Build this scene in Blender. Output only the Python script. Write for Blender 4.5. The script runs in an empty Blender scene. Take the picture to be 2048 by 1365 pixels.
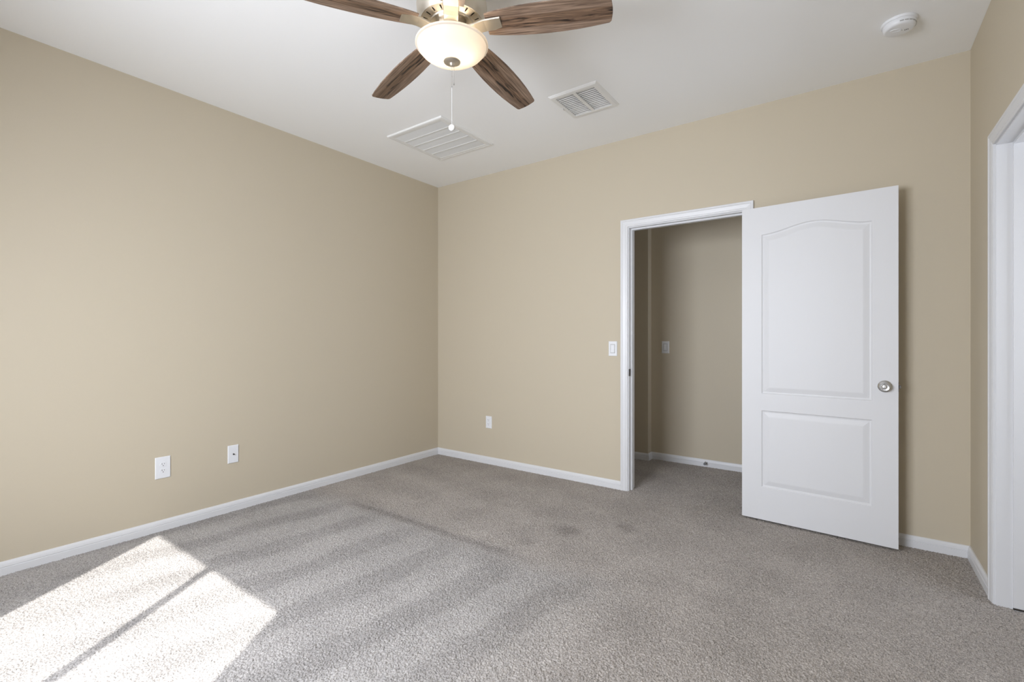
import bpy, bmesh, math, random
import numpy as np
from mathutils import Vector, Matrix
random.seed(7)
PI = math.pi
scene = bpy.context.scene
COL = scene.collection

# ------------------------------------------------------------------ camera
cam_data = bpy.data.cameras.new('camera')
cam_data.sensor_width = 36.0
cam_data.lens = 945.1 / 2048 * 36.0
cam_data.shift_y = -4.34 / 2048
cam_data.clip_start = 0.02
cam = bpy.data.objects.new('camera', cam_data)
cam.location = (3.4615, -3.5143, 1.18305)
cam.rotation_euler = (PI / 2, 0, math.radians(35.667))
COL.objects.link(cam)
scene.camera = cam

# ------------------------------------------------------------------ world, sun, daylight, exposure
world = bpy.data.worlds.new('sky')
scene.world = world
world.use_nodes = True
wn = world.node_tree
wn.nodes['Background'].inputs['Color'].default_value = (0.62, 0.76, 1.0, 1)
wn.nodes['Background'].inputs['Strength'].default_value = 1.0

sun_data = bpy.data.lights.new('sun', 'SUN')
sun_data.energy = 8.2
sun_data.angle = math.radians(0.6)
sun_data.color = (1.0, 0.98, 0.95)
sun = bpy.data.objects.new('sun', sun_data)
SUN_DIR = Vector((-0.64, 1.0, -1.145)).normalized()
sun.rotation_euler = SUN_DIR.to_track_quat('-Z', 'Y').to_euler()
sun.location = (4, -8, 6)
COL.objects.link(sun)

W, L, H = 3.985, 4.12, 2.743          # room: x 0..W, y -L..0, z 0..H
WIN = (1.135, 2.590, 0.80, 2.045)     # window opening x0 x1 z0 z1 in the wall behind the camera

day_data = bpy.data.lights.new('daylight', 'AREA')
day_data.shape = 'RECTANGLE'
day_data.size = WIN[1] - WIN[0]
day_data.size_y = WIN[3] - WIN[2]
day_data.energy = 126.0
day_data.color = (0.87, 0.91, 1.0)
day = bpy.data.objects.new('daylight', day_data)
day.location = ((WIN[0] + WIN[1]) / 2, -L - 0.16, (WIN[2] + WIN[3]) / 2)
day.rotation_euler = (PI / 2 - 0.44, 0, -0.14)     # sky light comes in at a downward slant
COL.objects.link(day)
# the part that comes straight in from the bright horizon
hor_data = bpy.data.lights.new('horizon_light', 'AREA')
hor_data.shape = 'RECTANGLE'
hor_data.size = WIN[1] - WIN[0]
hor_data.size_y = WIN[3] - WIN[2]
hor_data.spread = math.radians(110)
hor_data.energy = 11.5
hor_data.color = (0.87, 0.91, 1.0)
hor = bpy.data.objects.new('horizon_light', hor_data)
hor.location = day.location
hor.rotation_euler = (PI / 2, 0, 0)
COL.objects.link(hor)
# added fill lights for the right side and the passage, behind invented windows
for nm, loc, rot, sx, sy, e in (('side_room_fill', (5.16, -0.93, 1.45), (PI / 2, 0, PI / 2), 1.1, 1.1, 17.0),
                                ('passage_fill', (3.91, 0.62, 1.55), (PI / 2, 0, PI / 2), 0.6, 1.1, 7.0)):
    ad = bpy.data.lights.new(nm, 'AREA')
    ad.shape = 'RECTANGLE'
    ad.size, ad.size_y = sx, sy
    ad.energy = e
    ad.color = (0.87, 0.91, 1.0)
    ao = bpy.data.objects.new(nm, ad)
    ao.location = loc
    ao.rotation_euler = rot
    COL.objects.link(ao)

vs = scene.view_settings
vs.view_transform = 'Standard'
vs.look = 'None'
vs.gamma = 1.0
vs.use_curve_mapping = False
vs.exposure = 0.02
scene.cycles.max_bounces = 12
scene.cycles.diffuse_bounces = 8
scene.cycles.sample_clamp_indirect = 6.0


# ------------------------------------------------------------------ helpers
def srgb(r, g, b):
    def f(c):
        c /= 255.0
        return c / 12.92 if c <= 0.04045 else ((c + 0.055) / 1.055) ** 2.4
    return (f(r), f(g), f(b), 1)


def mat(name, color, rough=0.5, metal=0.0, bump=None, spec=0.5):
    """bump = (noise scale, strength, distance)"""
    m = bpy.data.materials.new(name)
    m.use_nodes = True
    nt = m.node_tree
    b = nt.nodes['Principled BSDF']
    b.inputs['Base Color'].default_value = color
    b.inputs['Roughness'].default_value = rough
    b.inputs['Metallic'].default_value = metal
    b.inputs['Specular IOR Level'].default_value = spec
    tc = nt.nodes.new('ShaderNodeTexCoord')
    n = nt.nodes.new('ShaderNodeTexNoise')
    nt.links.new(tc.outputs['Object'], n.inputs['Vector'])
    if bump:
        n.inputs['Scale'].default_value = bump[0]
        n.inputs['Detail'].default_value = 2.0
        bp = nt.nodes.new('ShaderNodeBump')
        bp.inputs['Strength'].default_value = bump[1]
        bp.inputs['Distance'].default_value = bump[2]
        nt.links.new(n.outputs['Fac'], bp.inputs['Height'])
        nt.links.new(bp.outputs['Normal'], b.inputs['Normal'])
    else:
        n.inputs['Scale'].default_value = 40.0
        mr = nt.nodes.new('ShaderNodeMapRange')
        mr.inputs['To Min'].default_value = max(0.0, rough - 0.04)
        mr.inputs['To Max'].default_value = min(1.0, rough + 0.04)
        nt.links.new(n.outputs['Fac'], mr.inputs['Value'])
        nt.links.new(mr.outputs['Result'], b.inputs['Roughness'])
    return m


def link_obj(name, bm, m, parent=None, smooth=None, bevel=0.0):
    bmesh.ops.recalc_face_normals(bm, faces=bm.faces[:])
    me = bpy.data.meshes.new(name)
    bm.to_mesh(me)
    bm.free()
    o = bpy.data.objects.new(name, me)
    COL.objects.link(o)
    me.materials.append(m)
    if smooth is not None:
        for p in me.polygons:
            p.use_smooth = True
        me.set_sharp_from_angle(angle=math.radians(smooth))
    if bevel > 0:
        md = o.modifiers.new('bevel', 'BEVEL')
        md.width = bevel
        md.segments = 2
        md.limit_method = 'ANGLE'
    if parent is not None:
        o.parent = parent
    return o


def thing(name, label, cat, loc, rot=(0, 0, 0), group=None):
    o = bpy.data.objects.new(name, None)
    o.empty_display_size = 0.05
    COL.objects.link(o)
    o.location = loc
    o.rotation_euler = rot
    o['label'] = label
    o['category'] = cat
    if group:
        o['group'] = group
    return o


def structure(o, label=None, cat=None):
    o['kind'] = 'structure'
    if label:
        o['label'] = label
    if cat:
        o['category'] = cat
    return o


def box(bm, x0, x1, y0, y1, z0, z1):
    v = [bm.verts.new(c) for c in ((x0, y0, z0), (x1, y0, z0), (x1, y1, z0), (x0, y1, z0),
                                   (x0, y0, z1), (x1, y0, z1), (x1, y1, z1), (x0, y1, z1))]
    for f in ((0, 3, 2, 1), (4, 5, 6, 7), (0, 1, 5, 4), (1, 2, 6, 5), (2, 3, 7, 6), (3, 0, 4, 7)):
        bm.faces.new([v[i] for i in f])
    return v


def boxes(*specs):
    bm = bmesh.new()
    for s in specs:
        box(bm, *s)
    return bm


def lathe(bm, prof, n=48, M=Matrix.Identity(4), close=False):
    """revolve (r, z) points about local z"""
    rings = []
    for r, z in prof:
        if r < 1e-6:
            rings.append([bm.verts.new(M @ Vector((0, 0, z)))])
        else:
            rings.append([bm.verts.new(M @ Vector((r * math.cos(2 * PI * i / n), r * math.sin(2 * PI * i / n), z)))
                          for i in range(n)])
    for a, b in zip(rings, rings[1:]):
        for i in range(n):
            j = (i + 1) % n
            if len(a) == 1 and len(b) == 1:
                continue
            if len(a) == 1:
                bm.faces.new((a[0], b[i], b[j]))
            elif len(b) == 1:
                bm.faces.new((a[i], a[j], b[0]))
            else:
                bm.faces.new((a[i], a[j], b[j], b[i]))


def loft(bm, rings, closed_ring=True, caps=True):
    vs_ = [[bm.verts.new(p) for p in r] for r in rings]
    n = len(vs_[0])
    for a, b in zip(vs_, vs_[1:]):
        for i in range(n if closed_ring else n - 1):
            j = (i + 1) % n
            bm.faces.new((a[i], a[j], b[j], b[i]))
    if caps:
        bm.faces.new(vs_[0][::-1])
        bm.faces.new(vs_[-1])
    return vs_


# ------------------------------------------------------------------ materials
BULB = 44.0                                  # the two bulbs of the fan light are on
M_wall = mat('beige_paint', srgb(194, 184, 164), 0.62, bump=(210.0, 0.10, 0.002), spec=0.3)
M_ceil = mat('ceiling_paint', srgb(242, 243, 243), 0.75, bump=(160.0, 0.10, 0.002), spec=0.25)
M_trim = mat('white_trim_paint', srgb(216, 217, 219), 0.38, bump=(60.0, 0.03, 0.001))
M_plate = mat('white_plastic', srgb(226, 228, 231), 0.35)
M_vent = mat('grey_plastic', srgb(168, 168, 165), 0.6)
M_fob = mat('pale_ceramic', srgb(205, 204, 200), 0.3)
M_slot = mat('dark_slot', srgb(70, 68, 66), 0.6)
M_grille = mat('white_enamel', srgb(228, 228, 226), 0.45)
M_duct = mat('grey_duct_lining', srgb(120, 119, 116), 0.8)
M_steel = mat('satin_steel', srgb(205, 205, 205), 0.28, 1.0)
M_darkmetal = mat('dark_steel', srgb(96, 92, 88), 0.4, 1.0)
M_rubber = mat('grey_rubber', srgb(120, 122, 124), 0.7)
M_bulb = mat('lit_frosted_bulb', srgb(250, 240, 220), 0.3)
M_bulb.node_tree.nodes['Principled BSDF'].inputs['Emission Color'].default_value = (1.0, 0.84, 0.64, 1)
M_bulb.node_tree.nodes['Principled BSDF'].inputs['Emission Strength'].default_value = BULB


def door_paint():
    m = bpy.data.materials.new('white_door_paint')
    m.use_nodes = True
    nt = m.node_tree
    b = nt.nodes['Principled BSDF']
    b.inputs['Base Color'].default_value = srgb(216, 217, 219)
    b.inputs['Roughness'].default_value = 0.5
    tc = nt.nodes.new('ShaderNodeTexCoord')
    mp = nt.nodes.new('ShaderNodeMapping')
    mp.inputs['Scale'].default_value = (70, 70, 2.2)
    n = nt.nodes.new('ShaderNodeTexNoise')
    n.inputs['Scale'].default_value = 4.0
    n.inputs['Detail'].default_value = 4.0
    bp = nt.nodes.new('ShaderNodeBump')
    bp.inputs['Strength'].default_value = 0.18
    bp.inputs['Distance'].default_value = 0.0012
    nt.links.new(tc.outputs['Object'], mp.inputs['Vector'])
    nt.links.new(mp.outputs['Vector'], n.inputs['Vector'])
    nt.links.new(n.outputs['Fac'], bp.inputs['Height'])
    nt.links.new(bp.outputs['Normal'], b.inputs['Normal'])
    return m


def brushed_nickel():
    m = bpy.data.materials.new('brushed_nickel')
    m.use_nodes = True
    nt = m.node_tree
    b = nt.nodes['Principled BSDF']
    b.inputs['Base Color'].default_value = srgb(214, 206, 192)
    b.inputs['Metallic'].default_value = 1.0
    tc = nt.nodes.new('ShaderNodeTexCoord')
    mp = nt.nodes.new('ShaderNodeMapping')
    mp.inputs['Scale'].default_value = (6, 6, 260)
    n = nt.nodes.new('ShaderNodeTexNoise')
    n.inputs['Scale'].default_value = 6.0
    mr = nt.nodes.new('ShaderNodeMapRange')
    mr.inputs['To Min'].default_value = 0.34
    mr.inputs['To Max'].default_value = 0.50
    nt.links.new(tc.outputs['Object'], mp.inputs['Vector'])
    nt.links.new(mp.outputs['Vector'], n.inputs['Vector'])
    nt.links.new(n.outputs['Fac'], mr.inputs['Value'])
    nt.links.new(mr.outputs['Result'], b.inputs['Roughness'])
    return m


def blade_wood():
    """weathered walnut: grain along local x, three boards across local y"""
    m = bpy.data.materials.new('weathered_walnut')
    m.use_nodes = True
    nt = m.node_tree
    N, K = nt.nodes, nt.links
    b = N['Principled BSDF']
    b.inputs['Roughness'].default_value = 0.5
    tc = N.new('ShaderNodeTexCoord')
    oi = N.new('ShaderNodeObjectInfo')
    off = N.new('ShaderNodeVectorMath')
    off.operation = 'ADD'
    comb = N.new('ShaderNodeCombineXYZ')
    mul = N.new('ShaderNodeMath')
    mul.operation = 'MULTIPLY'
    mul.inputs[1].default_value = 9.0
    K.new(oi.outputs['Random'], mul.inputs[0])
    K.new(mul.outputs[0], comb.inputs['X'])
    K.new(mul.outputs[0], comb.inputs['Z'])
    K.new(tc.outputs['Object'], off.inputs[0])
    K.new(comb.outputs[0], off.inputs[1])
    # fine grain
    mp = N.new('ShaderNodeMapping')
    mp.inputs['Scale'].default_value = (5, 150, 30)
    K.new(off.outputs[0], mp.inputs['Vector'])
    n1 = N.new('ShaderNodeTexNoise')
    n1.inputs['Scale'].default_value = 1.6
    n1.inputs['Detail'].default_value = 6
    n1.inputs['Distortion'].default_value = 0.4
    K.new(mp.outputs[0], n1.inputs['Vector'])
    r1 = N.new('ShaderNodeValToRGB')
    r1.color_ramp.elements[0].position = 0.30
    r1.color_ramp.elements[0].color = srgb(78, 60, 48)
    r1.color_ramp.elements[1].position = 0.72
    r1.color_ramp.elements[1].color = srgb(160, 136, 116)
    K.new(n1.outputs['Fac'], r1.inputs['Fac'])
    # dark knots and cracks, only on the middle board
    mp2 = N.new('ShaderNodeMapping')
    mp2.inputs['Scale'].default_value = (4.5, 48, 10)
    K.new(off.outputs[0], mp2.inputs['Vector'])
    n2 = N.new('ShaderNodeTexNoise')
    n2.inputs['Scale'].default_value = 1.5
    n2.inputs['Detail'].default_value = 3
    n2.inputs['Distortion'].default_value = 1.0
    K.new(mp2.outputs[0], n2.inputs['Vector'])
    r2 = N.new('ShaderNodeMapRange')
    r2.inputs['From Min'].default_value = 0.50
    r2.inputs['From Max'].default_value = 0.64
    K.new(n2.outputs['Fac'], r2.inputs['Value'])
    sep = N.new('ShaderNodeSeparateXYZ')
    K.new(tc.outputs['Object'], sep.inputs[0])
    # boards: edges at y=-0.018 and y=0.034
    b1 = N.new('ShaderNodeMath'); b1.operation = 'GREATER_THAN'; b1.inputs[1].default_value = -0.022
    b2 = N.new('ShaderNodeMath'); b2.operation = 'LESS_THAN'; b2.inputs[1].default_value = 0.030
    K.new(sep.outputs['Y'], b1.inputs[0]); K.new(sep.outputs['Y'], b2.inputs[0])
    mid = N.new('ShaderNodeMath'); mid.operation = 'MULTIPLY'
    K.new(b1.outputs[0], mid.inputs[0]); K.new(b2.outputs[0], mid.inputs[1])
    mm = N.new('ShaderNodeMath'); mm.operation = 'MULTIPLY'
    K.new(mid.outputs[0], mm.inputs[0]); K.new(r2.outputs[0], mm.inputs[1])
    mixd = N.new('ShaderNodeMixRGB')
    mixd.inputs['Color2'].default_value = srgb(38, 28, 23)
    K.new(mm.outputs[0], mixd.inputs['Fac']); K.new(r1.outputs[0], mixd.inputs['Color1'])
    # the middle board is a browner plank
    mixb = N.new('ShaderNodeMixRGB'); mixb.blend_type = 'MULTIPLY'
    mixb.inputs['Color2'].default_value = (0.78, 0.70, 0.62, 1)
    K.new(mid.outputs[0], mixb.inputs['Fac']); K.new(mixd.outputs[0], mixb.inputs['Color1'])
    K.new(mixb.outputs[0], b.inputs['Base Color'])
    bp = N.new('ShaderNodeBump')
    bp.inputs['Strength'].default_value = 0.15
    bp.inputs['Distance'].default_value = 0.001
    K.new(n1.outputs['Fac'], bp.inputs['Height'])
    K.new(bp.outputs['Normal'], b.inputs['Normal'])
    return m


def bowl_glass():
    m = bpy.data.materials.new('frosted_opal_glass')
    m.use_nodes = True
    nt = m.node_tree
    N, K = nt.nodes, nt.links
    N.remove(N['Principled BSDF'])
    out = N['Material Output']
    tr = N.new('ShaderNodeBsdfTranslucent')
    tr.inputs['Color'].default_value = (1.0, 0.93, 0.84, 1)
    di = N.new('ShaderNodeBsdfDiffuse')
    di.inputs['Color'].default_value = (0.62, 0.58, 0.53, 1)
    gl = N.new('ShaderNodeBsdfGlossy')
    gl.inputs['Roughness'].default_value = 0.2
    n = N.new('ShaderNodeTexNoise')
    n.inputs['Scale'].default_value = 14
    mr = N.new('ShaderNodeMapRange')
    mr.inputs['To Min'].default_value = 0.72
    mr.inputs['To Max'].default_value = 0.76
    K.new(n.outputs['Fac'], mr.inputs['Value'])
    mx = N.new('ShaderNodeMixShader')
    K.new(mr.outputs[0], mx.inputs[0])
    K.new(tr.outputs[0], mx.inputs[1]); K.new(di.outputs[0], mx.inputs[2])
    m2 = N.new('ShaderNodeMixShader')
    m2.inputs[0].default_value = 0.04
    K.new(mx.outputs[0], m2.inputs[1]); K.new(gl.outputs[0], m2.inputs[2])
    K.new(m2.outputs[0], out.inputs['Surface'])
    return m


def window_glass():
    m = bpy.data.materials.new('clear_glass')
    m.use_nodes = True
    nt = m.node_tree
    N, K = nt.nodes, nt.links
    N.remove(N['Principled BSDF'])
    out = N['Material Output']
    t = N.new('ShaderNodeBsdfTransparent')
    g = N.new('ShaderNodeBsdfGlossy')
    g.inputs['Roughness'].default_value = 0.02
    n = N.new('ShaderNodeTexNoise')
    n.inputs['Scale'].default_value = 3.0
    mr = N.new('ShaderNodeMapRange')
    mr.inputs['To Min'].default_value = 0.05
    mr.inputs['To Max'].default_value = 0.07
    K.new(n.outputs['Fac'], mr.inputs['Value'])
    mx = N.new('ShaderNodeMixShader')
    K.new(mr.outputs[0], mx.inputs[0]); K.new(t.outputs[0], mx.inputs[1]); K.new(g.outputs[0], mx.inputs[2])
    K.new(mx.outputs[0], out.inputs['Surface'])
    return m


def carpet():
    """grey-beige cut pile; vacuum strokes run along y in the near half of the room"""
    m = bpy.data.materials.new('grey_carpet')
    m.use_nodes = True
    nt = m.node_tree
    N, K = nt.nodes, nt.links
    b = N['Principled BSDF']
    b.inputs['Roughness'].default_value = 0.95
    b.inputs['Specular IOR Level'].default_value = 0.1

    def math_(op, a, c=None, clamp=False):
        n = N.new('ShaderNodeMath'); n.operation = op; n.use_clamp = clamp
        for i, x in enumerate((a, c)):
            if x is None:
                continue
            if isinstance(x, (int, float)):
                n.inputs[i].default_value = x
            else:
                K.new(x, n.inputs[i])
        return n.outputs[0]

    def ramp(x, f0, f1, t0=0.0, t1=1.0):
        n = N.new('ShaderNodeMapRange'); n.interpolation_type = 'SMOOTHSTEP'
        n.inputs['From Min'].default_value = f0; n.inputs['From Max'].default_value = f1
        n.inputs['To Min'].default_value = t0; n.inputs['To Max'].default_value = t1
        K.new(x, n.inputs['Value'])
        return n.outputs[0]
    tc = N.new('ShaderNodeTexCoord')
    wob = N.new('ShaderNodeTexNoise'); wob.inputs['Scale'].default_value = 2.2; wob.inputs['Detail'].default_value = 3
    K.new(tc.outputs['Object'], wob.inputs['Vector'])
    wv = N.new('ShaderNodeVectorMath'); wv.operation = 'SUBTRACT'; wv.inputs[1].default_value = (0.5, 0.5, 0.5)
    K.new(wob.outputs['Color'], wv.inputs[0])
    ws = N.new('ShaderNodeVectorMath'); ws.operation = 'SCALE'; ws.inputs['Scale'].default_value = 0.16
    K.new(wv.outputs[0], ws.inputs[0])
    wa = N.new('ShaderNodeVectorMath'); wa.operation = 'ADD'
    K.new(tc.outputs['Object'], wa.inputs[0]); K.new(ws.outputs[0], wa.inputs[1])
    sp = N.new('ShaderNodeSeparateXYZ'); K.new(wa.outputs[0], sp.inputs[0])
    X, Y = sp.outputs['X'], sp.outputs['Y']
    # vacuum strokes
    xs = math_('ADD', math_('SUBTRACT', X, math_('MULTIPLY', Y, 0.13)), -0.97)
    st = math_('SINE', math_('MULTIPLY', xs, 2 * PI / 0.375))
    st = ramp(st, -0.35, 0.75, 1.0, -1.0)
    mask = math_('MULTIPLY', ramp(Y, -1.62, -1.40, 1.0, 0.0), ramp(X, 2.2, 2.9, 1.0, 0.15))
    mask = math_('MULTIPLY', mask, ramp(Y, -3.2, -2.5, 0.35, 1.0))
    strokes = math_('MULTIPLY', math_('MULTIPLY', st, mask), 0.085)
    # cross strokes in the far half
    st2 = math_('SINE', math_('MULTIPLY', math_('ADD', Y, math_('MULTIPLY', X, 0.10)), 2 * PI / 0.42))
    m2 = math_('MULTIPLY', ramp(Y, -1.42, -1.30), ramp(X, 1.6, 2.6, 1.0, 0.2))
    strokes2 = math_('MULTIPLY', math_('MULTIPLY', st2, m2), 0.035)
    # dark ridge where the strokes end
    sp2 = N.new('ShaderNodeSeparateXYZ'); K.new(tc.outputs['Object'], sp2.inputs[0])
    dy = math_('ABSOLUTE', math_('ADD', math_('ADD', sp2.outputs['Y'], math_('MULTIPLY', math_('SUBTRACT', Y, sp2.outputs['Y']), 0.25)), 1.41))
    ridge = math_('MULTIPLY', ramp(dy, 0.0, 0.06, 1.0, 0.0),
                  math_('MULTIPLY', ramp(X, 0.40, 0.75), ramp(X, 1.75, 2.15, 1.0, 0.0)))
    ridge = math_('MULTIPLY', ridge, 0.24)
    # trodden spots
    spots = None
    for (px, py, r, a) in ((2.02, -0.95, 0.13, 0.27), (2.31, -0.72, 0.11, 0.24), (1.90, -1.22, 0.09, 0.16),
                           (3.42, -1.28, 0.12, 0.10), (2.75, -1.55, 0.16, 0.06), (0.35, -0.45, 0.30, 0.07)):
        vd = N.new('ShaderNodeVectorMath'); vd.operation = 'DISTANCE'; vd.inputs[1].default_value = (px, py, 0)
        K.new(wa.outputs[0], vd.inputs[0])
        s = ramp(vd.outputs['Value'], 0.01, r, a, 0.0)
        spots = s if spots is None else math_('ADD', spots, s)
    big = N.new('ShaderNodeTexNoise'); big.inputs['Scale'].default_value = 3.4; big.inputs['Detail'].default_value = 5
    K.new(tc.outputs['Object'], big.inputs['Vector'])
    blot = ramp(big.outputs['Fac'], 0.30, 0.70, -0.06, 0.06)
    # tufts: per yarn variation
    wn_ = N.new('ShaderNodeTexNoise'); wn_.inputs['Scale'].default_value = 250; wn_.inputs['Detail'].default_value = 1
    K.new(tc.outputs['Object'], wn_.inputs['Vector'])
    yarn = ramp(wn_.outputs['Fac'], 0.25, 0.75, -0.23, 0.23)
    val = math_('ADD', math_('ADD', math_('ADD', strokes, strokes2), math_('ADD', blot, yarn)), 1.0)
    sk = N.new('ShaderNodeTexNoise'); sk.inputs['Scale'].default_value = 190; sk.inputs['Detail'].default_value = 0
    K.new(tc.outputs['Object'], sk.inputs['Vector'])
    flecks = ramp(sk.outputs['Fac'], 0.30, 0.42, 0.30, 0.0)
    val = math_('SUBTRACT', math_('SUBTRACT', math_('SUBTRACT', val, ridge), spots), flecks)
    colr = N.new('ShaderNodeVectorMath'); colr.operation = 'SCALE'
    warm = N.new('ShaderNodeMixRGB')                # the yarn reads browner where the nap lies the other way
    warm.inputs['Color1'].default_value = (*CARPET_RGB, 1)
    warm.inputs['Color2'].default_value = (*CARPET_WARM, 1)
    K.new(math_('MAXIMUM', ramp(Y, -1.55, -1.30), ramp(X, 2.1, 2.8)), warm.inputs['Fac'])
    K.new(warm.outputs[0], colr.inputs[0])
    K.new(val, colr.inputs['Scale'])
    K.new(colr.outputs[0], b.inputs['Base Color'])
    return m


CARPET_RGB = (0.372, 0.354, 0.338)
CARPET_WARM = (0.394, 0.362, 0.332)
M_door = door_paint()
M_nickel = brushed_nickel()
M_wood = blade_wood()
M_bowl = bowl_glass()
M_glass = window_glass()
M_carpet = carpet()

# ------------------------------------------------------------------ shell
T = 0.115
FZ = -0.009                                   # carpet backing; the pile tips stand at about z = 0
HALL_Y = 1.095                                # far wall of the passage
HALL_X0, HALL_X1 = 0.9, 3.75
CL_X1, CL_Y0, CL_Y1 = 5.0, -1.75, -0.10       # room beyond the right doorway
# doorway in the far wall
DX0, DX1, DZ = 2.058, 2.868, 2.045            # jamb faces, soffit
JT = 0.018
# doorway in the right wall
EY1, EY0 = -0.553, -1.315
def floor_object():
    """cut pile carpet: every few millimetres a yarn tip of its own height"""
    rng = np.random.default_rng(5)
    CELL = 0.0031
    allv, allf, base = [], [], 0
    for x0, x1, y0, y1 in ((0, W, -L, 0), (DX0, DX1, -0.007, T + 0.007), (HALL_X0, HALL_X1, T, HALL_Y), (W - 0.007, W + T, EY0, EY1)):
        nx, ny = int(round((x1 - x0) / CELL)) + 1, int(round((y1 - y0) / CELL)) + 1
        gx, gy = np.meshgrid(np.linspace(x0, x1, nx), np.linspace(y0, y1, ny))
        h = rng.random((ny, nx)) ** 0.8
        hs = h.copy()
        hs[1:-1, 1:-1] = 0.88 * h[1:-1, 1:-1] + 0.03 * (h[:-2, 1:-1] + h[2:, 1:-1] + h[1:-1, :-2] + h[1:-1, 2:])
        jx = (rng.random((ny, nx)) - 0.5) * CELL * 0.7
        jy = (rng.random((ny, nx)) - 0.5) * CELL * 0.7
        for j in (jx, jy):
            j[0, :] = j[-1, :] = 0
            j[:, 0] = j[:, -1] = 0
        allv.append(np.stack([gx + jx, gy + jy, FZ + 0.002 + PILE * hs], -1).reshape(-1, 3))
        i = (np.arange(ny - 1)[:, None] * nx + np.arange(nx - 1)[None, :]).reshape(-1)
        flip = rng.random(i.size) < 0.5
        t1 = np.where(flip[:, None], np.stack([i, i + 1, i + nx + 1], -1), np.stack([i, i + 1, i + nx], -1))
        t2 = np.where(flip[:, None], np.stack([i, i + nx + 1, i + nx], -1), np.stack([i + 1, i + nx + 1, i + nx], -1))
        allf.append(np.concatenate([t1, t2]) + base)
        base += nx * ny
    V = np.concatenate(allv).astype(np.float32)
    F = np.concatenate(allf).astype(np.int32)
    me = bpy.data.meshes.new('floor')
    me.vertices.add(len(V))
    me.vertices.foreach_set('co', V.ravel())
    me.loops.add(F.size)
    me.loops.foreach_set('vertex_index', F.ravel())
    me.polygons.add(len(F))
    me.polygons.foreach_set('loop_start', np.arange(0, F.size, 3, dtype=np.int32))
    me.update(calc_edges=True)
    me.materials.append(M_carpet)
    o = bpy.data.objects.new('floor', me)
    COL.objects.link(o)
    return o


PILE = 0.0078
floor = structure(floor_object(), 'grey cut pile carpet covering the bedroom floor', 'carpet')
structure(link_obj('floor_slab', boxes((-0.3, CL_X1 + 0.2, -L - 0.3, HALL_Y + 0.3, FZ - 0.06, FZ - 0.001)), M_duct))

wall_left = structure(link_obj('wall_left', boxes((-0.12, 0, -L - T, T, FZ, H)), M_wall))
wall_back = structure(link_obj('wall_back', boxes(
    (0, DX0 - JT, 0, T, FZ, H), (DX1 + JT, W + T, 0, T, FZ, H), (DX0 - JT, DX1 + JT, 0, T, DZ + JT, H)), M_wall))
wall_right = structure(link_obj('wall_right', boxes(
    (W, W + T, EY1 + JT, 0, FZ, H), (W, W + T, -L - T, EY0 - JT, FZ, H),
    (W, W + T, EY0 - JT, EY1 + JT, DZ + JT, H)), M_wall))
wall_front = structure(link_obj('wall_front', boxes(
    (0, WIN[0], -L - T, -L, FZ, H), (WIN[1], W, -L - T, -L, FZ, H),
    (WIN[0], WIN[1], -L - T, -L, FZ, WIN[2]), (WIN[0], WIN[1], -L - T, -L, WIN[3], H)), M_wall))
# the ceiling is open where the two air ducts come through
RET = (0.562, 1.137, -1.124, -0.539)          # return grille frame
SUP = (1.873, 2.212, -0.904, -0.555)          # supply register frame
HOLES = [(RET[0] + 0.042, RET[1] - 0.042, RET[2] + 0.042, RET[3] - 0.042),
         (SUP[0] + 0.034, SUP[1] - 0.034, SUP[2] + 0.034, SUP[3] - 0.034)]


def ceiling_mesh():
    bm = bmesh.new()
    x0, x1, y0, y1 = -0.12, CL_X1 + 0.1, -L - T, HALL_Y + 0.12
    xs = sorted([x0, x1] + [v for h in HOLES for v in h[:2]])
    ys = sorted([y0, y1] + [v for h in HOLES for v in h[2:]])
    def inside(x, y):
        return any(h[0] < x < h[1] and h[2] < y < h[3] for h in HOLES)
    grid = {}
    def V(x, y, z):
        k = (x, y, z)
        if k not in grid:
            grid[k] = bm.verts.new(k)
        return grid[k]
    for xa, xb in zip(xs, xs[1:]):
        for ya, yb in zip(ys, ys[1:]):
            if not inside((xa + xb) / 2, (ya + yb) / 2):
                bm.faces.new((V(xa, ya, H), V(xa, yb, H), V(xb, yb, H), V(xb, ya, H)))
    for h in HOLES:                            # plaster thickness round each opening
        c = [(h[0], h[2]), (h[1], h[2]), (h[1], h[3]), (h[0], h[3])]
        for (xa, ya), (xb, yb) in zip(c, c[1:] + c[:1]):
            bm.faces.new([bm.verts.new(p) for p in ((xa, ya, H), (xb, yb, H), (xb, yb, H + 0.012), (xa, ya, H + 0.012))])
    box(bm, x0, x1, y0, y1, H + 0.25, H + 0.30)
    return bm


ceiling = structure(link_obj('ceiling', ceiling_mesh(), M_ceil))
for h in HOLES:                                # sheet metal duct boots above the openings
    bm = bmesh.new()
    c = [(h[0] - 0.004, h[2] - 0.004), (h[1] + 0.004, h[2] - 0.004), (h[1] + 0.004, h[3] + 0.004), (h[0] - 0.004, h[3] + 0.004)]
    lo = [bm.verts.new((x, y, H + 0.012)) for x, y in c]
    hi = [bm.verts.new((x, y, H + 0.20)) for x, y in c]
    for i in range(4):
        bm.faces.new((lo[i], lo[(i + 1) % 4], hi[(i + 1) % 4], hi[i]))
    bm.faces.new(hi)
    structure(link_obj('trim_%d' % (3 + HOLES.index(h)), bm, M_slot if h is HOLES[1] else M_duct))
structure(link_obj('wall_hall_far', boxes((1.853, HALL_X1, HALL_Y, HALL_Y + 0.1, FZ, H)), M_wall))
structure(link_obj('wall_hall_near', boxes((HALL_X0, 1.853, 1.0, HALL_Y + 0.1, FZ, H)), M_wall))
structure(link_obj('wall_hall_left', boxes((HALL_X0 - 0.1, HALL_X0, T, HALL_Y + 0.1, FZ, H)), M_wall))
HW = (0.32, 0.92, 1.0, 2.1)                    # opening added for the passage fill light, y0 y1 z0 z1
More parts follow.
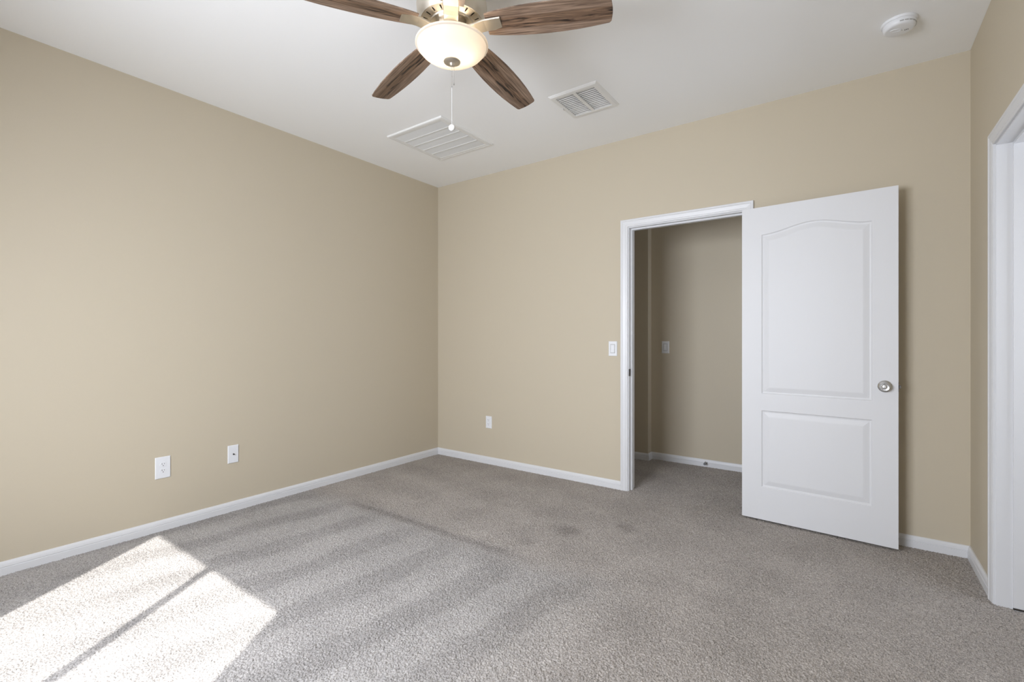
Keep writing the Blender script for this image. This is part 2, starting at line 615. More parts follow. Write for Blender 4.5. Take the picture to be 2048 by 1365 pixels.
SW = (-1.48, -0.38, 0.9, 2.0)                  # opening added for the side room fill light


def wall_x(x0, x1, y0, y1, w):
    return ((x0, x1, y0, w[0], FZ, H), (x0, x1, w[1], y1, FZ, H), (x0, x1, w[0], w[1], FZ, w[2]), (x0, x1, w[0], w[1], w[3], H))


structure(link_obj('wall_hall_right', boxes(*wall_x(HALL_X1, HALL_X1 + 0.1, T, HALL_Y + 0.1, HW)), M_wall))
structure(link_obj('wall_closet', boxes(
    (W + T, CL_X1, CL_Y1, CL_Y1 + 0.1, FZ, H), (W + T, CL_X1, CL_Y0 - 0.1, CL_Y0, FZ, H),
    *wall_x(CL_X1, CL_X1 + 0.1, CL_Y0 - 0.1, CL_Y1 + 0.1, SW)), M_wall))

# baseboards -----------------------------------------------------------------
BB = [(0, 0), (0.014, 0), (0.014, 0.033), (0.0112, 0.0345), (0.0112, 0.0372), (0.0134, 0.039),
      (0.0115, 0.051), (0.0108, 0.0535), (0.0072, 0.0625), (0.005, 0.0645), (0, 0.0645)]


def baseboard(name, p0, p1, inward, end0=0, end1=0):
    """p0->p1 along the wall; inward = unit normal into the room; end +-1 mitres the end with the next wall"""
    p0, p1, n = Vector(p0), Vector(p1), Vector(inward)
    d = (p1 - p0).normalized()
    bm = bmesh.new()
    rings = []
    for p, e in ((p0, end0), (p1, -end1)):
        rings.append([(p.x + n.x * a + d.x * a * e, p.y + n.y * a + d.y * a * e, FZ if z == 0 else z) for a, z in BB])
    loft(bm, rings)
    return structure(link_obj(name, bm, M_trim))


CW = 0.057                                     # casing width
CI = 0.007                                     # reveal between jamb and casing
baseboard('baseboard_left', (0, -L), (0, 0), (1, 0), 1, 1)
baseboard('baseboard_back_left', (0, 0), (DX0 - CI - CW, 0), (0, -1), 1, 0)
baseboard('baseboard_back_right', (DX1 + CI + CW, 0), (W, 0), (0, -1), 0, 1)
baseboard('baseboard_right', (W, EY1 + CI + CW), (W, 0), (-1, 0), 0, 1)
baseboard('baseboard_right_rear', (W, -L), (W, EY0 - CI - CW), (-1, 0), 1, 0)
baseboard('baseboard_front', (0, -L), (W, -L), (0, 1), 1, 1)
baseboard('baseboard_hall_far', (1.853, HALL_Y), (HALL_X1, HALL_Y), (0, -1), 1, 0)
baseboard('baseboard_hall_return', (1.853, 1.0), (1.853, HALL_Y), (1, 0), -1, 1)
baseboard('baseboard_hall_near', (HALL_X0, 1.0), (1.853, 1.0), (0, -1), 0, -1)

# door casings and jambs -------------------------------------------------------
CAS = [(0, 0), (0, 0.008), (0.003, 0.0102), (0.011, 0.0108), (0.0125, 0.0095), (0.0145, 0.0115),
       (0.038, 0.0150), (0.041, 0.0142), (0.044, 0.0168), (0.054, 0.0172), (0.057, 0.0145), (0.057, 0)]


def casing(bm, a0, a1, zt, fn):
    cols = [[], [], [], []]
    for w, h in CAS:
        for c, (a, z) in zip(cols, ((a0 - w, FZ), (a0 - w, zt + w), (a1 + w, zt + w), (a1 + w, FZ))):
            c.append(fn(a, z, h))
    loft(bm, cols)


def doorway(bm, a0, a1, zt, fn, stop0, stop1):
    """jamb legs and head plus stop; fn(a, depth, z), depth 0..T through the wall"""
    def bx(A0, A1, D0, D1, Z0, Z1):
        pts = [fn(a, d, z) for z in (Z0, Z1) for a, d in ((A0, D0), (A1, D0), (A1, D1), (A0, D1))]
        v = [bm.verts.new(p) for p in pts]
        for f in ((0, 3, 2, 1), (4, 5, 6, 7), (0, 1, 5, 4), (1, 2, 6, 5), (2, 3, 7, 6), (3, 0, 4, 7)):
            bm.faces.new([v[i] for i in f])
    bx(a0 - JT, a0, 0, T, FZ, zt + JT)
    bx(a1, a1 + JT, 0, T, FZ, zt + JT)
    bx(a0, a1, 0, T, zt, zt + JT)
    s = 0.011
    bx(a0, a0 + s, stop0, stop1, FZ, zt - s)
    bx(a1 - s, a1, stop0, stop1, FZ, zt - s)
    bx(a0, a1, stop0, stop1, zt - s, zt)


bm = bmesh.new()
casing(bm, DX0 - CI, DX1 + CI, DZ + CI, lambda a, z, h: (a, -h, z))
casing(bm, DX0 - CI, DX1 + CI, DZ + CI, lambda a, z, h: (a, T + h, z))
doorway(bm, DX0, DX1, DZ, lambda a, d, z: (a, d, z), 0.038, 0.072)
trim_1 = structure(link_obj('trim_1', bm, M_trim), 'white casing around the doorway behind the open door', 'door frame')
# strike plate on the left jamb
bm = boxes((DX0 - 0.0005, DX0 + 0.0018, -0.0035, 0.030, 0.892, 0.948))
box(bm, DX0 - 0.0005, DX0 + 0.0028, 0.008, 0.022, 0.905, 0.935)
sp_ = link_obj('strike_plate', bm, M_darkmetal, trim_1, bevel=0.0006)
sp_['label'] = 'small dark metal strike plate'

bm = bmesh.new()
casing(bm, EY0 - CI, EY1 + CI, DZ + CI, lambda a, z, h: (W - h, a, z))
doorway(bm, EY0, EY1, DZ, lambda a, d, z: (W + d, a, z), 0.052, T)
trim_2 = structure(link_obj('trim_2', bm, M_trim), 'white casing and jamb of the doorway at the right edge', 'door frame')
bm = boxes((W + 0.050, W + T, EY1 - 0.0165, EY1 - 0.0112, 0.002, 0.0085))
link_obj('jamb_foot_strip', bm, M_darkmetal, trim_2)  # thin dark strip along the foot of the jamb

# ------------------------------------------------------------------ window behind the camera
wx0, wx1, wz0, wz1 = WIN
wy = -L - 0.07
fr = 0.022
bm = boxes((wx0, wx1, wy, wy + 0.05, wz0, wz0 + fr), (wx0, wx1, wy, wy + 0.05, wz1 - fr, wz1),
           (wx0, wx0 + fr, wy, wy + 0.05, wz0 + fr, wz1 - fr), (wx1 - fr, wx1, wy, wy + 0.05, wz0 + fr, wz1 - fr),
           (1.877 - 0.018, 1.877 + 0.018, wy + 0.005, wy + 0.045, wz0 + fr, wz1 - fr))
window_1 = structure(link_obj('window_1', bm, M_trim), 'white two pane sliding window behind the viewer', 'window')
xm = 1.877
for a, b in ((wx0 + fr, xm - 0.018), (xm + 0.018, wx1 - fr)):
    link_obj('glass_pane', boxes((a, b, wy + 0.022, wy + 0.026, wz0 + fr, wz1 - fr)), M_glass, window_1)
link_obj('window_sill', boxes((wx0 - 0.03, wx1 + 0.03, -L - 0.02, -L + 0.05, wz0 - 0.02, wz0)), M_trim, window_1, bevel=0.004)

for nm, x, w in (('fill_window_side', CL_X1 + 0.05, SW), ('fill_window_passage', HALL_X1 + 0.05, HW)):  # unseen windows, added to give the two fill lights an opening
    f = 0.03
    bm = boxes((x, x + 0.04, w[0], w[1], w[2], w[2] + f), (x, x + 0.04, w[0], w[1], w[3] - f, w[3]),
               (x, x + 0.04, w[0], w[0] + f, w[2] + f, w[3] - f), (x, x + 0.04, w[1] - f, w[1], w[2] + f, w[3] - f))
    wo = structure(link_obj(nm, bm, M_trim))
    link_obj('glass_pane', boxes((x + 0.018, x + 0.022, w[0] + f, w[1] - f, w[2] + f, w[3] - f)), M_glass, wo)

# ------------------------------------------------------------------ door leaf
DL, DT = 0.804, 0.035
leaf_root = Vector((2.873, -0.0758, 0.012))
leaf_ang = math.radians(-3.98)
LH = 2.025


def panel_ring(s0, s1, z0, z1, arch, d, nseg=28):
    """closed outline inset by d: bottom-left, bottom-right, then the top edge from right to left"""
    pts = [(s0 + d, z0 + d), (s1 - d, z0 + d)]
    for i in range(nseg + 1):
        t = 1 - i / nseg
        s = s0 + d + (s1 - s0 - 2 * d) * t
        pts.append((s, z1 - d + arch * 0.5 * (1 - math.cos(2 * PI * t))))
    return pts


PANELS = ((0.117, 0.688, 0.212, 0.708, 0.0), (0.117, 0.688, 0.816, 1.846, 0.048))   # z above the leaf's foot
RINGS = ((0.0, 0.0), (0.005, -0.0055), (0.013, -0.0065), (0.036, -0.0015), (0.043, -0.0005))


def leaf_face(bm, sgn):
    """sgn=-1: the face seen, at y=0 looking -y; +1: the face towards the wall at y=DT"""
    y0 = 0.0 if sgn < 0 else DT
    def V(s, z, h=0.0):
        return bm.verts.new((s, y0 + sgn * h, z))
    def quad(s0, s1, z0, z1):
        bm.faces.new([V(s0, z0), V(s1, z0), V(s1, z1), V(s0, z1)])
    s0, s1 = PANELS[0][0], PANELS[0][1]
    quad(0, s0, 0, LH); quad(s1, DL, 0, LH)
    quad(s0, s1, 0, PANELS[0][2]); quad(s0, s1, PANELS[0][3], PANELS[1][2])
    top = panel_ring(*PANELS[1], 0)[2:]
    for (a, za), (b, zb) in zip(top, top[1:]):
        bm.faces.new([V(a, za), V(b, zb), V(b, LH), V(a, LH)])
    for P in PANELS:
        loops = [[V(s, z, h) for s, z in panel_ring(*P, d)] for d, h in RINGS]
        n = len(loops[0])
        for A, B in zip(loops, loops[1:]):
            for i in range(n):
                j = (i + 1) % n
                bm.faces.new((A[i], A[j], B[j], B[i]))
        last = loops[-1]
        base = [V(s, P[2] + RINGS[-1][0], RINGS[-1][1]) for s, z in panel_ring(*P, RINGS[-1][0])[2:]]
        tp = last[2:]
        for i in range(len(tp) - 1):
            bm.faces.new((tp[i], tp[i + 1], base[i + 1], base[i]))


bm = bmesh.new()
leaf_face(bm, -1)
leaf_face(bm, 1)
for quadp in (((0, 0, 0), (DL, 0, 0), (DL, DT, 0), (0, DT, 0)), ((0, 0, LH), (0, DT, LH), (DL, DT, LH), (DL, 0, LH)),
              ((0, 0, 0), (0, DT, 0), (0, DT, LH), (0, 0, LH)), ((DL, 0, 0), (DL, 0, LH), (DL, DT, LH), (DL, DT, 0))):
    bm.faces.new([bm.verts.new(p) for p in quadp])
bmesh.ops.remove_doubles(bm, verts=bm.verts[:], dist=1e-5)
door = link_obj('door_1', bm, M_door)
door.location = leaf_root
door.rotation_euler = (0, 0, leaf_ang)
structure(door, 'white two panel door with arched top panel, swung open against the wall', 'door')

KS, KZ = 0.745, 0.903
for side in (-1, 1):
    # local axis along the face normal
    Mk = Matrix.Translation((KS, 0.0 if side < 0 else DT, KZ)) @ Matrix.Rotation(PI / 2 if side < 0 else -PI / 2, 4, 'X')
    bm = bmesh.new()
    lathe(bm, [(0, -0.001), (0.0335, -0.001), (0.0335, 0.002), (0.032, 0.004), (0.024, 0.009), (0.015, 0.011), (0.0135, 0.012),
               (0.0125, 0.022), (0.015, 0.026), (0.0205, 0.029), (0.0235, 0.034), (0.0242, 0.040), (0.0232, 0.047),
               (0.0205, 0.0505), (0.0185, 0.0500), (0.0165, 0.0475), (0.0135, 0.0472), (0.0115, 0.0495), (0.008, 0.0505),
               (0.0035, 0.0505), (0.003, 0.0485), (0, 0.0485)][: 22 if side < 0 else 15] + ([] if side < 0 else [(0, 0.0505)]),
          48, Mk)
    k = link_obj('door_knob', bm, M_steel, door, smooth=35)
    k['label'] = 'round satin metal door knob'
bm = boxes((DL - 0.001, DL + 0.0012, 0.005, DT - 0.005, KZ - 0.028, KZ + 0.028))
box(bm, DL, DL + 0.011, 0.011, DT - 0.011, KZ - 0.009, KZ + 0.009)
link_obj('latch_bolt', bm, M_darkmetal, door, bevel=0.001)
for z in (0.19, 1.0, 1.82):
    bm = boxes((-0.0003, 0.0008, 0.004, DT, z - 0.045, z + 0.045))
    lathe(bm, [(0, -0.047), (0.006, -0.047), (0.006, 0.047), (0, 0.047)], 16, Matrix.Translation((-0.001, DT + 0.007, z)))
    link_obj('hinge', bm, M_steel, door, smooth=35)

# ------------------------------------------------------------------ wall plates
def plate_mesh(w, h, t=0.006, b=0.004):
    bm = bmesh.new()
    rings = []
    for dx, y in ((0, 0), (0, 0.002), (b * 0.5, t - 0.001), (b, t)):
        a, c = w / 2 - dx, h / 2 - dx
        rings.append([(-a, -y, -c), (a, -y, -c), (a, -y, c), (-a, -y, c)])
    loft(bm, rings)
    return bm


def disc(bm, x, z, r, y0, y1, n=20, sx=1.0):
    M = Matrix.Translation((x, 0, z)) @ Matrix.Diagonal((sx, 1, 1, 1)) @ Matrix.Rotation(PI / 2, 4, 'X')
    lathe(bm, [(0, y0), (r, y0), (r, y1), (0, y1)], n, M)


def screw(parent, z, y=0.006):
    bm = bmesh.new()
    disc(bm, 0, z, 0.0032, y - 0.001, y + 0.0008)
    link_obj('screw', bm, M_plate, parent)


def outlet(name, label, loc, rz, w, h):
    o = thing(name, label, 'power outlet', loc, (0, 0, rz), 'duplex power outlets')
    link_obj('cover_plate', plate_mesh(w, h), M_plate, o)
    for z in (0.0195, -0.0195):
        bm = bmesh.new()
        out = []
        for i in range(40):
            a = 2 * PI * i / 40
            out.append((0.0172 * math.cos(a), max(-0.0135, min(0.0135, 0.0172 * math.sin(a)))))
        loft(bm, [[(x, -0.004, z + q) for x, q in out], [(x * 0.99, -0.0080, z + q * 0.99) for x, q in out]])
        r = link_obj('receptacle', bm, M_plate, o)
        bm = boxes((-0.0075, -0.0050, -0.0084, -0.006, z + 0.000, z + 0.0085), (0.0052, 0.0072, -0.0084, -0.006, z + 0.001, z + 0.0078))
        disc(bm, 0, z - 0.0068, 0.0026, 0.006, 0.0084, 14)
        link_obj('slots', bm, M_slot, r)
    screw(o, 0.0, 0.0065)
    return o


RZL = PI / 2        # the plate's -y face turned to +x (left wall)
outlet('power_outlet', 'oversized white power outlet low on the left wall, left of the cable plate', (0, -2.3985, 0.3865), RZL, 0.081, 0.133)
outlet('power_outlet', 'small white power outlet low on the far wall, left of the doorway', (0.670, 0, 0.392), 0, 0.070, 0.115)
cab = thing('cable_outlet', 'white cable plate with one centre jack, low on the left wall', 'cable outlet', (0, -1.989, 0.389), (0, 0, RZL))
link_obj('cover_plate', plate_mesh(0.070, 0.122), M_plate, cab)
bm = bmesh.new()
disc(bm, 0, 0, 0.0052, 0.004, 0.012, 6)
jack = link_obj('coax_jack', bm, M_darkmetal, cab)
bm = bmesh.new()
disc(bm, 0, 0, 0.0036, 0.011, 0.0175, 16)
link_obj('threaded_tip', bm, M_darkmetal, jack)
screw(cab, 0.042)
screw(cab, -0.042)


def light_switch(label, loc):
    o = thing('light_switch', label, 'light switch', loc, (0, 0, 0), 'rocker light switches')
    link_obj('cover_plate', plate_mesh(0.072, 0.117), M_plate, o)
    bm = boxes((-0.0185, 0.0185, -0.0072, -0.004, -0.0345, 0.0345))
    fr_ = link_obj('rocker_frame', bm, M_plate, o, bevel=0.0006)
    link_obj('frame_gap_shade', boxes((-0.0198, 0.0198, -0.0066, -0.004, -0.0358, 0.0358)), M_duct, fr_)  # grey plate standing in for the shadow line round the frame
    link_obj('rocker_gap_shade', boxes((-0.0158, 0.0158, -0.0075, -0.006, -0.0322, 0.0322)), M_duct, fr_)  # grey plate in place of the shade in the gap round the rocker
    bm = bmesh.new()
    loft(bm, [[(x, y, z) for y, z in ((-0.006, -0.031), (-0.0118, -0.0305), (-0.0082, 0.0), (-0.0088, 0.0305), (-0.006, 0.031))]
              for x in (-0.0145, 0.0145)])
    link_obj('rocker', bm, M_plate, fr_)
    screw(o, 0.0485)
    screw(o, -0.0485)
    return o


light_switch('white rocker light switch on the bedroom wall just left of the door casing', (1.926, 0, 1.105))
light_switch('shaded white rocker light switch seen through the doorway on the passage wall', (1.993, HALL_Y, 1.101))

# door stop on the passage baseboard
ds = thing('door_stop', 'small metal door stop sticking out of the passage baseboard', 'door stop', (2.372, HALL_Y - 0.0135, 0.037))
Md = Matrix.Rotation(PI / 2, 4, 'X')
bm = bmesh.new()
lathe(bm, [(0, 0), (0.012, 0), (0.012, 0.003), (0.006, 0.006), (0.0045, 0.01), (0.0045, 0.050), (0, 0.050)], 24, Md)
link_obj('shaft', bm, M_steel, ds, smooth=35)
bm = bmesh.new()
lathe(bm, [(0, 0.048), (0.0095, 0.048), (0.0105, 0.052), (0.0105, 0.060), (0.008, 0.063), (0, 0.063)], 24, Md)
link_obj('bumper', bm, M_rubber, ds, smooth=35)

# ------------------------------------------------------------------ return air grille
gx0, gx1, gy0, gy1 = RET
ga = thing('return_air_grille', 'large square return air grille in the ceiling, nearer the left wall', 'air vent',
           ((gx0 + gx1) / 2, (gy0 + gy1) / 2, H))
hw, hh = (gx1 - gx0) / 2, (gy1 - gy0) / 2


def frame_ring(profile, hw, hh):
    """profile: (inset, drop below the ceiling) swept round a rectangle"""
    bm = bmesh.new()
    cols = []
    for sx, sy in ((-1, -1), (1, -1), (1, 1), (-1, 1)):
        cols.append([(sx * (hw - d), sy * (hh - d), -z) for d, z in profile])
    cols.append(cols[0])
    loft(bm, cols, closed_ring=False, caps=False)
    bmesh.ops.remove_doubles(bm, verts=bm.verts[:], dist=1e-6)
    return bm


link_obj('frame', frame_ring([(0, 0), (0.001, 0.006), (0.004, 0.011), (0.013, 0.013), (0.014, 0.009), (0.016, 0.009),
                              (0.017, 0.012), (0.042, 0.011), (0.045, 0.006), (0.045, -0.004)], hw, hh), M_grille, ga)
link_obj('filter', boxes((-hw + 0.043, hw - 0.043, -hh + 0.043, hh - 0.043, 0.016, 0.020)), M_grille, ga)
bm = bmesh.new()
iw, ih = hw - 0.045, hh - 0.045
n = 62
for i in range(n):
    x = -iw + (i + 0.5) * 2 * iw / n
    v = [bm.verts.new(p) for p in ((x - 0.0035, -ih, -0.0105), (x + 0.003, -ih, -0.0025), (x + 0.003, ih, -0.0025), (x - 0.0035, ih, -0.0105))]
    bm.faces.new(v)
lv = link_obj('louvre_panel', bm, M_grille, ga)
sd = lv.modifiers.new('sheet', 'SOLIDIFY')
sd.thickness = 0.0008
for i in range(1, 5):
    y = -ih + i * 2 * ih / 5
    link_obj('cross_bar', boxes((-iw, iw, y - 0.006, y + 0.006, -0.0125, -0.008)), M_grille, ga)

# ------------------------------------------------------------------ supply register
vx0, vx1, vy0, vy1 = SUP
va = thing('air_supply_register', 'smaller two column louvred air register in the ceiling, right of the fan light', 'air vent',
           ((vx0 + vx1) / 2, (vy0 + vy1) / 2, H))
hw, hh = (vx1 - vx0) / 2, (vy1 - vy0) / 2
link_obj('frame', frame_ring([(0, 0), (0.001, 0.003), (0.012, 0.012), (0.034, 0.013), (0.036, 0.011), (0.036, -0.001)], hw, hh), M_grille, va)
iw, ih = hw - 0.036, hh - 0.036
link_obj('centre_bar', boxes((-0.011, 0.011, -ih, ih, -0.0130, -0.004)), M_grille, va, bevel=0.001)
for sx in (-1, 1):
    x0, x1 = (-iw, -0.011) if sx < 0 else (0.011, iw)
    for i in range(13):
        y = -ih + (i + 0.5) * 2 * ih / 13
        bm = bmesh.new()
        rows = []
        for (dy, z) in ((0.0095, -0.0080), (0.0068, -0.0074), (0.0034, -0.0050), (0.0014, -0.0024)):
            rows.append([(x0, y + dy, z), (x1, y + dy, z)])
        loft(bm, rows, closed_ring=False, caps=False)
        o = link_obj('louvre', bm, M_grille, va, smooth=60)
        sd = o.modifiers.new('sheet', 'SOLIDIFY')
        sd.thickness = 0.001
bm = boxes((-hw + 0.012, -hw + 0.017, -0.012, 0.012, -0.022, -0.010))
link_obj('damper_lever', bm, M_grille, va, bevel=0.001)

# ------------------------------------------------------------------ smoke detector
sm = thing('smoke_detector', 'round white smoke detector on the ceiling near the right wall', 'smoke detector', (3.654, -0.512, H))
bm = bmesh.new()
lathe(bm, [(0, 0), (0.072, 0), (0.0725, -0.004), (0.071, -0.010), (0.069, -0.012), (0.0665, -0.0125), (0.0665, -0.016), (0, -0.016)], 56)
link_obj('base_ring', bm, M_plate, sm, smooth=35)
bm = bmesh.new()
lathe(bm, [(0, -0.015), (0.0655, -0.015), (0.0655, -0.022), (0.0640, -0.030), (0.060, -0.036), (0.056, -0.0385), (0.050, -0.0395), (0, -0.0395)], 56)
body = link_obj('housing', bm, M_plate, sm, smooth=30)
bm = bmesh.new()
for k in range(7):
    a = math.radians(-85 + k * 17)
    M = Matrix.Rotation(a, 4, 'Z') @ Matrix.Translation((0.0645, 0, -0.0275))
    v = box(bm, -0.002, 0.0012, -0.0075, 0.0075, -0.0022, 0.0022)
    bmesh.ops.transform(bm, matrix=M, verts=v)
link_obj('side_vent', bm, M_vent, body)
bm = bmesh.new()
M = Matrix.Translation((-0.014, -0.008, -0.0395)) @ Matrix.Rotation(math.radians(18), 4, 'Z') @ Matrix.Diagonal((1.9, 1, 1, 1))
lathe(bm, [(0.0125, 0.0005), (0.0125, -0.0022), (0.0110, -0.0028), (0.0095, -0.0015), (0, -0.0015)], 32, M)
link_obj('test_button', bm, M_plate, body, smooth=35)
bm = bmesh.new()
for x in (0.022, 0.028, 0.034):
    for y in (-0.003, 0.003):
        lathe(bm, [(0, -0.0392), (0.0019, -0.0392), (0.0019, -0.0400), (0, -0.0400)], 12, Matrix.Translation((x, y + 0.012, 0)))
link_obj('sounder_holes', bm, M_slot, body)
bm = bmesh.new()
for x in (0.004, 0.0105):
    lathe(bm, [(0, -0.0392), (0.0017, -0.0392), (0.0017, -0.0400), (0, -0.0400)], 12, Matrix.Translation((x, 0.006, 0)))
link_obj('indicator_lights', bm, M_duct, body)

# ------------------------------------------------------------------ ceiling fan
FX, FY = 2.1017, -2.0511
fan = thing('ceiling_fan', 'brushed nickel ceiling fan with five dark wood blades and glowing bowl light', 'ceiling fan', (FX, FY, H))


def fz(z):                                     # absolute height -> fan local
    return z - H


bm = bmesh.new()
lathe(bm, [(0, 0), (0.070, 0), (0.072, -0.010), (0.066, -0.030), (0.045, -0.050), (0.016, -0.054), (0, -0.054)], 48)
link_obj('canopy', bm, M_nickel, fan, smooth=30)
bm = bmesh.new()
lathe(bm, [(0, -0.052), (0.0135, -0.052), (0.0135, fz(2.655)), (0, fz(2.655))], 24)
link_obj('downrod', bm, M_nickel, fan, smooth=30)
bm = bmesh.new()
lathe(bm, [(0, fz(2.662)), (0.030, fz(2.662)), (0.052, fz(2.655)), (0.105, fz(2.640)), (0.128, fz(2.625)), (0.1435, fz(2.598)),
           (0.147, fz(2.570)), (0.1445, fz(2.543)), (0.138, fz(2.521)), (0.1315, fz(2.508)), (0.1300, fz(2.504)), (0.1275, fz(2.504)),
           (0.1265, fz(2.510)), (0, fz(2.515))], 72)
link_obj('motor_housing', bm, M_nickel, fan, smooth=35)
# slotted vent ring under the housing
bm = bmesh.new()
NS = 120
rings = [(0.1265, 2.509), (0.119, 2.5055), (0.101, 2.5015), (0.092, 2.5005), (0.0885, 2.4965), (0.0825, 2.4965), (0.081, 2.5005), (0.060, 2.503)]
vv = [[bm.verts.new((r * math.cos(2 * PI * i / NS), r * math.sin(2 * PI * i / NS), fz(z))) for i in range(NS)] for r, z in rings]
for k in range(len(rings) - 1):
    for i in range(NS):
        j = (i + 1) % NS
        if k == 1 and i % 6 == 0:
            continue                            # the slots
        bm.faces.new((vv[k][i], vv[k][j], vv[k + 1][j], vv[k + 1][i]))
link_obj('vent_ring', bm, M_nickel, fan, smooth=25)
bm = bmesh.new()
lathe(bm, [(0, fz(2.512)), (0.124, fz(2.512)), (0.124, fz(2.5115)), (0, fz(2.5115))], 48)
link_obj('motor_core', bm, M_slot, fan)
bm = bmesh.new()
lathe(bm, [(0, fz(2.503)), (0.0680, fz(2.503)), (0.0680, fz(2.4715)), (0.0665, fz(2.4700)), (0.0665, fz(2.4685)), (0, fz(2.4685))], 10,
      Matrix.Rotation(math.radians(11), 4, 'Z'))
link_obj('flywheel_collar', bm, M_nickel, fan, bevel=0.0008)

TH0 = math.radians(167.36)
PITCH = math.radians(12)
DROOP = math.radians(2.4)
# the fan hangs a little out of true
TILT = (Matrix.Translation((0, 0, fz(2.485))) @ Matrix.Rotation(math.radians(-1.8), 4, Vector((0.8124, 0.5831, 0)))
        @ Matrix.Translation((0, 0, -fz(2.485))))


def blade_outline():
    """(x, half width towards +y, half width towards -y)"""
    pts = [(0.150, 0.050), (0.175, 0.0545), (0.22, 0.0605), (0.28, 0.0665), (0.34, 0.0700), (0.40, 0.0710), (0.46, 0.0700),
            (0.52, 0.0670), (0.58, 0.0610), (0.62, 0.0560), (0.641, 0.0530)]
    for k in range(1, 8):                       # rounded tip corners
        a = PI / 2 * k / 7
        pts.append((0.641 + 0.0155 * math.sin(a), 0.0375 + 0.0155 * math.cos(a)))
    pts.append((0.6585, 0.024))
    pts.append((0.6600, 0.010))
    return pts


def make_blade_bm():
    bm = bmesh.new()
    up = [(x, w) for x, w in blade_outline()]
    out = up + [(x, -w) for x, w in reversed(up)]
    loft(bm, [[(x, y, 0.0) for x, y in out], [(x, y, 0.0055) for x, y in out]])
    return bm


def make_arm_bm():
    """nickel blade iron: from the collar out to under the blade root"""
    bm = bmesh.new()
    path = [(0.050, -0.016, 0.030), (0.085, -0.0165, 0.030), (0.105, -0.015, 0.0305), (0.125, -0.010, 0.031),
            (0.145, -0.0065, 0.032), (0.175, -0.0060, 0.0325), (0.2125, -0.0060, 0.033)]
    rings = []
    for x, z, w in path:
        t = 0.0055
        rings.append([(x, -w, z), (x, -w + 0.002, z - t), (x, w - 0.002, z - t), (x, w, z)])
    loft(bm, rings)
    return bm


blade0 = arm0 = None
for k in range(5):
    a = TH0 - k * 2 * PI / 5
    R = Matrix.Rotation(a, 4, 'Z')
    Mz = Matrix.Translation((0, 0, fz(2.485)))
    Mb = TILT @ R @ Mz @ Matrix.Rotation(DROOP, 4, 'Y') @ Matrix.Rotation(-PITCH, 4, 'X')
    if k == 0:
        blade0 = link_obj('fan_blade', make_blade_bm(), M_wood, fan, bevel=0.0015)
        arm0 = link_obj('blade_arm', make_arm_bm(), M_nickel, fan, bevel=0.0012)
        b, c = blade0, arm0
    else:
        b, c = blade0.copy(), arm0.copy()
        for o in (b, c):
            COL.objects.link(o)
            o.parent = fan
    b.matrix_local = Mb
    c.matrix_local = TILT @ R @ Mz @ Matrix.Rotation(-PITCH * 0.35, 4, 'X')

# light kit
bm = bmesh.new()
lathe(bm, [(0, fz(2.471)), (0.050, fz(2.471)), (0.052, fz(2.450)), (0.060, fz(2.440)), (0.060, fz(2.434)), (0, fz(2.434))], 40)
kit = link_obj('light_fitter', bm, M_nickel, fan, smooth=30)
bm = bmesh.new()
lathe(bm, [(0.0035, fz(2.436)), (0.0035, fz(2.340))], 12)
link_obj('bowl_rod', bm, M_nickel, kit, smooth=30)
for s in (-1, 1):
    bm = bmesh.new()
    M = Matrix.Translation((0.036 * s, 0.024 * s, 0))
    lathe(bm, [(0, fz(2.434)), (0.012, fz(2.434)), (0.012, fz(2.420)), (0.017, fz(2.410)), (0.019, fz(2.400)), (0.015, fz(2.390)), (0, fz(2.384))], 20, M)
    bl = link_obj('bulb', bm, M_bulb, kit, smooth=60)
bm = bmesh.new()
prof = [(0.1485, 2.4180), (0.1512, 2.4172), (0.1520, 2.4140), (0.1512, 2.4108), (0.1485, 2.4095), (0.1440, 2.4085), (0.1425, 2.4050),
        (0.1390, 2.3970), (0.1280, 2.3845), (0.1120, 2.3730), (0.0880, 2.3620), (0.0600, 2.3527), (0.0320, 2.3475), (0.0050, 2.3465)]
lathe(bm, [(r, fz(z)) for r, z in prof], 96)
bowl = link_obj('glass_bowl', bm, M_bowl, fan, smooth=32)
bowl['label'] = 'frosted warm glowing glass bowl'
bm = bmesh.new()
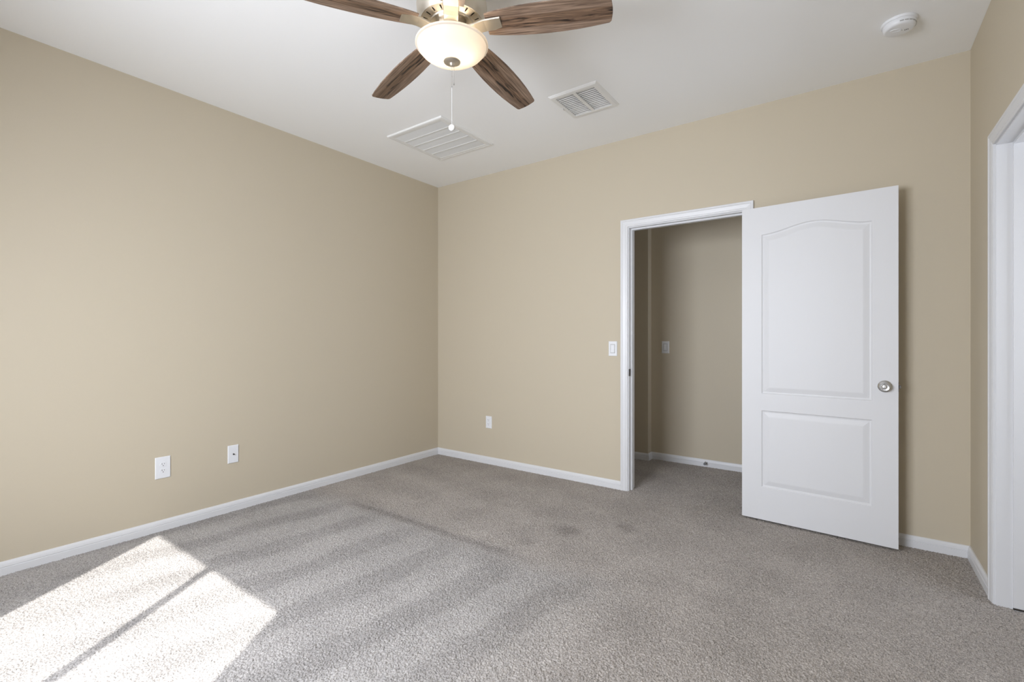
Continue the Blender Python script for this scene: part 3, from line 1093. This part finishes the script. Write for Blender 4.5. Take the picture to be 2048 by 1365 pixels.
lathe(bm, [(0, fz(2.3485)), (0.0345, fz(2.3465)), (0.0350, fz(2.3440)), (0.030, fz(2.3405)), (0.018, fz(2.3385)), (0.012, fz(2.3375)),
           (0.0105, fz(2.336)), (0.0085, fz(2.330)), (0.005, fz(2.327)), (0, fz(2.3265))], 40)
link_obj('finial', bm, M_nickel, fan, smooth=40)


def chain(bm, x, y, z0, z1, r=0.0013, step=0.0036):
    z = z0
    while z > z1:
        lathe(bm, [(0, fz(z) + r), (r * 0.8, fz(z) + r * 0.6), (r, fz(z)), (r * 0.8, fz(z) - r * 0.6), (0, fz(z) - r)], 8, Matrix.Translation((x, y, 0)))
        z -= step
    lathe(bm, [(0.0004, fz(z0)), (0.0004, fz(z1))], 6, Matrix.Translation((x, y, 0)))


cxr = (math.cos(math.radians(35.667)), math.sin(math.radians(35.667)))
for name, s, zend in (('pull_chain', -0.0005, 2.245), ('pull_chain', 0.0085, 2.255)):
    px, py = cxr[0] * s, cxr[1] * s
    bm = bmesh.new()
    chain(bm, px, py, 2.330, zend)
    lathe(bm, [(0, fz(zend)), (0.0022, fz(zend) - 0.001), (0.0022, fz(zend) - 0.007), (0, fz(zend) - 0.008)], 10, Matrix.Translation((px, py, 0)))
    ch = link_obj(name, bm, M_steel, fan, smooth=40)
    if s < 0:
        bm = bmesh.new()
        lathe(bm, [(0.0007, fz(zend) - 0.007), (0.0007, fz(2.082))], 8, Matrix.Translation((px, py, 0)))
        link_obj('pull_cord', bm, M_plate, ch)
        bm = bmesh.new()
        Mf = Matrix.Translation((px, py, fz(2.0695))) @ Matrix.Rotation(math.radians(35.667 - 12), 4, 'Z') @ Matrix.Rotation(PI / 2, 4, 'X')
        lathe(bm, [(0, 0.006), (0.009, 0.0058), (0.0125, 0.0045), (0.0140, 0.002), (0.0140, -0.002), (0.0125, -0.0045), (0.009, -0.0058), (0, -0.006)], 32, Mf)
        fob = link_obj('pull_fob', bm, M_fob, ch, smooth=40)
        fob['label'] = 'round white pull fob'
